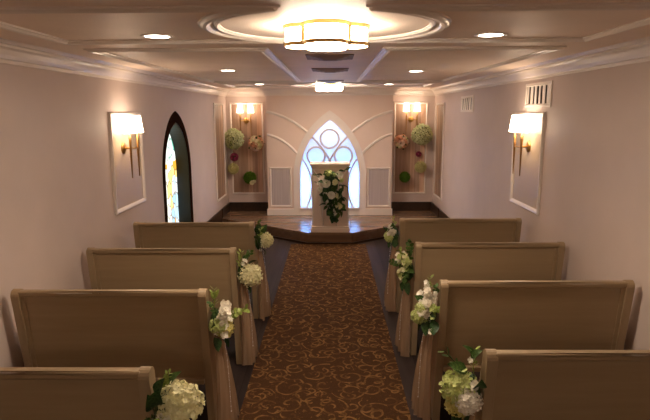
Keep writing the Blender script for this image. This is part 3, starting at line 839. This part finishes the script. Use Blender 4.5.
        sprigs = [('sprig_lime', (.04, -.02, .05), (.1, -.1, 1), .11), ('sprig', (.05, .0, .0), (.8, .2, .5), .1)]
        leaves = [('leaf', (.05, -.03, .04), (.2, -.5, .8), .09), ('leaf_dark', (.04, -.04, -.04), (.1, -.6, -.7), .1), ('leaf_dark', (.06, .0, -.06), (.4, 0, -.8), .09), ('leaf_dark', (.03, -.05, .0), (0, -.9, 0), .09)]
    for k, p, s in hyd: put(t, k, L(*p), (sg, -.3, .3), s, rnd=rnd)
    big = 1.3 if kind in 'BFGH' else 1.0
    if kind in 'BFGH': blooms = [(k, (p[0] + .018, p[1], p[2]), s * big) for k, p, s in blooms]
    for k, p, s in blooms: put(t, k, L(*p), (sg * (.7 + rnd.uniform(-.3, .3)), -.6 + rnd.uniform(-.4, .4), .5 + rnd.uniform(-.3, .3)), s, rnd=rnd)
    for k, p, d, s in sprigs + stocks: put(t, k, L(*p), (sg * d[0], d[1], d[2]), s, rnd=rnd)
    for k, p, d, s in leaves: put_leaf(t, k, L(*p), (sg * d[0], d[1], d[2]), s, rnd=rnd)
    # a small cushion of foliage against the pew end holds the stems
    bm = bmesh.new(); tmp = bmesh.new(); bmesh.ops.create_icosphere(tmp, subdivisions=2, radius=1)
    for v in tmp.verts: v.co = Vector((sg * (.034 + v.co.x * .034), v.co.y * .055, -.02 + v.co.z * .08)) * rnd.uniform(.94, 1.02)
    join(bm, tmp); obj('foliage_base', bm, 'leaf_dark', t)
    bm = tulle_mesh(ord(kind), bot=-(z - .03))
    for v in bm.verts: v.co.x *= sg
    obj('tulle_drape', bm, 'tulle', t, True)
    bm = beads([(sg * .07, .0, -.05), (sg * .085, .03, -.25), (sg * .09, .05, -.45), (sg * .092, .06, -.6)])
    obj('bead_strand', bm, 'crystal', t)
    clear(t, 0, sg, .004)
    return t
for b in BOUQ: bouquet(*b)

# ------------------------------------------------------------------ podium
t = thing('pulpit', 'pale panelled pulpit with flared top in front of the arch', 'pulpit', (-.018, 8.0, HS))
PX = .285
def ringbody(rings):
    bm = bmesh.new(); R = [[bm.verts.new(p) for p in r] for r in rings]; n = len(R[0])
    for a, b in zip(R, R[1:]):
        for k in range(n): bm.faces.new([a[k], a[(k + 1) % n], b[(k + 1) % n], b[k]])
    bm.faces.new(R[0][::-1]); bm.faces.new(R[-1]); return bm
def pr(z, hwf, yf, hw=.265, yb=.22, ys=-.03): return [(-hw, yb, z), (-hw, ys, z), (-hwf, yf, z), (hwf, yf, z), (hw, ys, z), (hw, yb, z)]
obj('pulpit_body', ringbody([pr(.08, .095, -.065), pr(.78, .16, -.10), pr(.86, .20, -.06), pr(.95, .262, -.032)]), 'podium', t)
bm = bmesh.new(); box(bm, (-PX, -.085, 0), (PX, .24, .055), .006); box(bm, (-PX + .01, -.075, .05), (PX - .01, .23, .085), .008); obj('plinth', bm, 'podium', t)
bm = bmesh.new(); box(bm, (-PX + .008, -.06, .945), (PX - .008, .22, .975), .006); box(bm, (-PX - .008, -.085, .975), (PX + .008, .24, 1.01), .007); obj('top_board', bm, 'podium', t)
bm = bmesh.new()
for s in (-1, 1):
    tube(bm, [(s * .097, -.067, .09), (s * .16, -.102, .78), (s * .20, -.062, .86), (s * .262, -.034, .945)], .009, 6)
obj('edge_moulding', bm, 'trim', t, True)
bm = bmesh.new()
for s in (-1, 1): box(bm, (s * .262 - .008, -.04, .08), (s * .262 + .008, -.022, .95), .002)
obj('corner_post', bm, 'trim', t)

# altar bouquet on the pulpit front (world positions measured on the front face)
rnd = random.Random(55)
ab = thing('cascade_bouquet', 'cascading white rose and greenery bouquet hung on the pulpit front', 'bouquet', (-.0, 7.893, .80))
K = 7.86 / 551
def ap(px, py, out=0.0):
    return ((px - 331) * .01437, -.02 - out, 1.10 - (py - 169) * .01490 - .80)
for key, px, py, s, out in (('rose_white', 326, 182, .058, .06), ('rose_white', 330.7, 193.5, .052, .06), ('rose_cream', 338.5, 203.5, .048, .05), ('rose_white', 338.5, 173, .045, .05),
                            ('rose_cream', 334.3, 180.5, .042, .06), ('rose_white', 333.4, 210, .045, .04), ('rose_white', 319.5, 187, .034, .04), ('rose_cream', 337.5, 194, .036, .05), ('rose_white', 325, 192, .03, .05)):
    put(ab, key, ap(px, py, out), (rnd.uniform(-.25, .25), -1, rnd.uniform(.0, .4)), s, rnd=rnd)
for px, py, s in ((328, 172, .05), (333, 174.5, .04), (341, 179, .03)):
    put(ab, 'hyd_lime', ap(px, py, .03), (0, -1, .2), s, rnd=rnd)
for px, py in ((323, 178), (317.5, 182), (321, 189), (327, 199), (341, 190), (334.5, 200), (330, 205), (340, 185)):
    put(ab, 'bloom_white', ap(px, py, .06), (rnd.uniform(-.4, .4), -1, rnd.uniform(-.2, .4)), .022, rnd=rnd)
nl = 0
while nl < 92:
    f = rnd.random() ** .85; py = 169 + 47 * f
    c = 330 + 5 * f; hw = 14.5 * (1 - f) ** .55 + 1.2
    px = c + rnd.uniform(-hw, hw)
    if f < .12 and abs(px - c) > 10: continue
    d = Vector((rnd.uniform(-.8, .8) + (px - c) * .05, -.35 + rnd.uniform(-.4, .1), -.55 + rnd.uniform(-.5, .9)))
    put_leaf(ab, rnd.choice(('leaf', 'leaf_dark', 'leaf_dark')), ap(px, py, rnd.uniform(.0, .06)), d, rnd.uniform(.09, .13), rnd=rnd); nl += 1
for px, py, d in ((334, 209, (.1, -.2, -1)), (335, 211, (.05, -.2, -1)), (320, 176, (-.7, -.2, .5)), (343, 170, (.6, -.2, .4)), (331, 207, (-.2, -.3, -1))):
    put(ab, 'sprig', ap(px, py, .03), d, .10, rnd=rnd)
bm = bmesh.new(); tmp = bmesh.new(); bmesh.ops.create_icosphere(tmp, subdivisions=2, radius=1)
for v in tmp.verts: v.co = Vector((-.005 + v.co.x * .11, -.012 + v.co.y * .05, .12 + v.co.z * .17))
join(bm, tmp); obj('foliage_base', bm, 'leaf_dark', ab)
clear(ab, 1, -1, .0)

# ------------------------------------------------------------------ flower balls on the niche planks
BALLS = dict(celadon=hydrangea(120, 'celadon', .27, 21, .10, core=None), pale=mum(300, 'palegreen', 22, .36, .07), moss=mum(700, 'moss', 23, .3, .03), pinkc=mum(160, 'magenta', 24, .36, .1))
def pin(parent, r):
    bm = bmesh.new(); tube(bm, [(0, -.0, 0), (0, r * .6, 0)], .006, 6); obj('mounting_pin', bm, 'stem', parent)
def ball(kind, label, x, z, r, grp='flower balls on the niche planks'):
    y = YB - .006 - r * .93
    t = thing('flower_ball', label, 'flower ball', (x, y, z), 0, grp); rnd = random.Random(int(abs(x * 1000) + z * 100))
    bm = bmesh.new(); tube(bm, [(0, 0, 0), (0, YB - .005 - y, 0)], .006, 6); obj('mounting_pin', bm, 'stem', t)
    if kind in ('celadon', 'pale', 'moss'):
        o = bpy.data.objects.new('blossom_sphere' if kind != 'moss' else 'moss_sphere', BALLS[kind]); COL.objects.link(o); o.parent = t; o.scale = (r / 1.02,) * 3; o.rotation_euler = (rnd.uniform(0, 3), rnd.uniform(0, 3), 0)
        if kind == 'celadon': bm = bmesh.new(); ball_core(bm, r * .82); obj('core', bm, 'leaf', t)
    elif kind == 'peach':
        bm = bmesh.new(); ball_core(bm, r * .66); obj('core', bm, 'leaf_dark', t)
        for i, d in enumerate(fib(26)):
            k = rnd.choice(('rose_peach', 'rose_peach', 'rose_blush', 'rose_peach', 'rose_cream'))
            put(t, k, tuple(d * r * .62), d, r * .36 * rnd.uniform(.85, 1.1), rnd=rnd)
        for i, d in enumerate(fib(14)):
            dd = (d + R3(rnd, .3)).normalized(); put_leaf(t, 'leaf', tuple(dd * r * .72), dd + R3(rnd, .6), r * .42, rnd=rnd)
    elif kind == 'mag':
        bm = bmesh.new(); ball_core(bm, r * .6); obj('core', bm, 'leaf_dark', t)
        for d in fib(16): put(t, 'bloom_mag', tuple(d * r * .62), d, r * .42, rnd=rnd)
    return t
fx = lambda v, s=1.0125: v * s
bg = ball('celadon', 'large celadon hydrangea ball with trailing leaves on the left niche', -1.685, 1.465, .172)
ball('peach', 'peach and blush rose ball with leaves on the left niche', -1.305, 1.385, .150)
bl = ball('mag', 'small magenta bloom cluster below the left celadon ball', -1.70, 1.145, .085)
ball('pale', 'pale yellow green button flower ball on the left niche', -1.722, .945, .105)
bm_ = ball('moss', 'mossy green ball with cream flower, lowest on the left niche', -1.43, .785, .125)
for dx, dz, s in ((.045, -.07, .04), (.085, -.05, .03)): put(bm_, 'rose_cream', (dx, -.09, dz), (.3, -1, -.3), s)
ball('celadon', 'large celadon hydrangea ball, topmost on the right niche', 1.555, 1.53, .175)
ball('peach', 'peach and cream rose ball with leaves on the right niche', 1.21, 1.405, .140)
ball('mag', 'small magenta bloom cluster below the right celadon ball', 1.525, 1.185, .058)
ball('pale', 'pale yellow green button flower ball on the right niche', 1.555, .965, .11)
ball('moss', 'plain mossy green ball, lowest on the right niche', 1.285, .79, .108)
for k in range(6):
    zz = .13 - .05 * k
    put_leaf(bg, ('leaf', 'leaf_lime')[k % 2], (rnd.uniform(-.03, .03), -math.sqrt(max(0, .178 ** 2 - zz * zz)) * .98, zz), (rnd.uniform(-.8, .8), -.25, -.7), .06, rnd=rnd)

# ------------------------------------------------------------------ lights
def light(name, typ, loc, energy, color, size=.1, rot=(0, 0, 0), **kw):
    l = bpy.data.lights.new(name, typ); l.energy = energy; l.color = color
    if typ == 'AREA': l.size = size
    else: l.shadow_soft_size = size
    for k, v in kw.items(): setattr(l, k, v)
    o = bpy.data.objects.new(name, l); COL.objects.link(o); o.location = loc; o.rotation_euler = rot
    return o
for x, y, lb in DL:
    light('downlight_beam', 'SPOT', (x, y, HC - .012), 18 if y > 7 else 9, (1, .80, .60), .05, spot_size=1.75, spot_blend=1.0)
# light box behind the altar arch: cool strips low at the sides, white lamp high
for s in (-1, 1):
    light('arch_cool_strip', 'AREA', (CX + s * .60, YC + .22, .75), 6.0, (.16, .42, 1), .5, (0, s * PI / 2, 0), shape='RECTANGLE', size_y=.12)
    light('arch_white_strip', 'AREA', (CX + s * .35, YC + .24, .22), 1.3, (.5, .82, 1), .5, (PI, 0, 0), shape='RECTANGLE', size_y=.1)
light('arch_white_lamp', 'AREA', (CX, YC + .22, 2.0), 4.2, (.92, .95, 1), .6, (0, 0, 0), shape='RECTANGLE', size_y=.14)

wd = bpy.data.worlds.new('World'); sc.world = wd; wd.use_nodes = True
wd.node_tree.nodes['Background'].inputs[0].default_value = (.02, .018, .016, 1)

# ------------------------------------------------------------------ camera
F_PX, PITCH, YAW, ROLL, CH = 551.235, .175, .012, -.004, 2.1 * .908
cam = bpy.data.cameras.new('camera'); cam.sensor_width = 36; cam.sensor_fit = 'HORIZONTAL'; cam.lens = F_PX / 650 * 36; cam.clip_start = .05
co = bpy.data.objects.new('camera', cam); COL.objects.link(co)
fwd = Vector((-math.sin(YAW) * math.cos(PITCH) * -1 * -1, math.cos(YAW) * math.cos(PITCH), -math.sin(PITCH)))
right = Vector((math.cos(YAW), math.sin(YAW), 0)); up = right.cross(fwd)
c, s = math.cos(ROLL), math.sin(ROLL)
r2 = right * c + up * s * 1; u2 = up * c - right * s
m = Matrix((r2, u2, -fwd)).transposed().to_4x4(); m.translation = (0, 0, CH)
co.matrix_world = m
sc.camera = co
vs = sc.view_settings; vs.view_transform = 'Standard'; vs.look = 'None'; vs.gamma = 1; vs.exposure = 1.08
try: vs.use_curve_mapping = False
except Exception: pass
sc.cycles.max_bounces = 10; sc.cycles.diffuse_bounces = 6; sc.cycles.use_denoising = True
sc.cycles.sample_clamp_indirect = 6
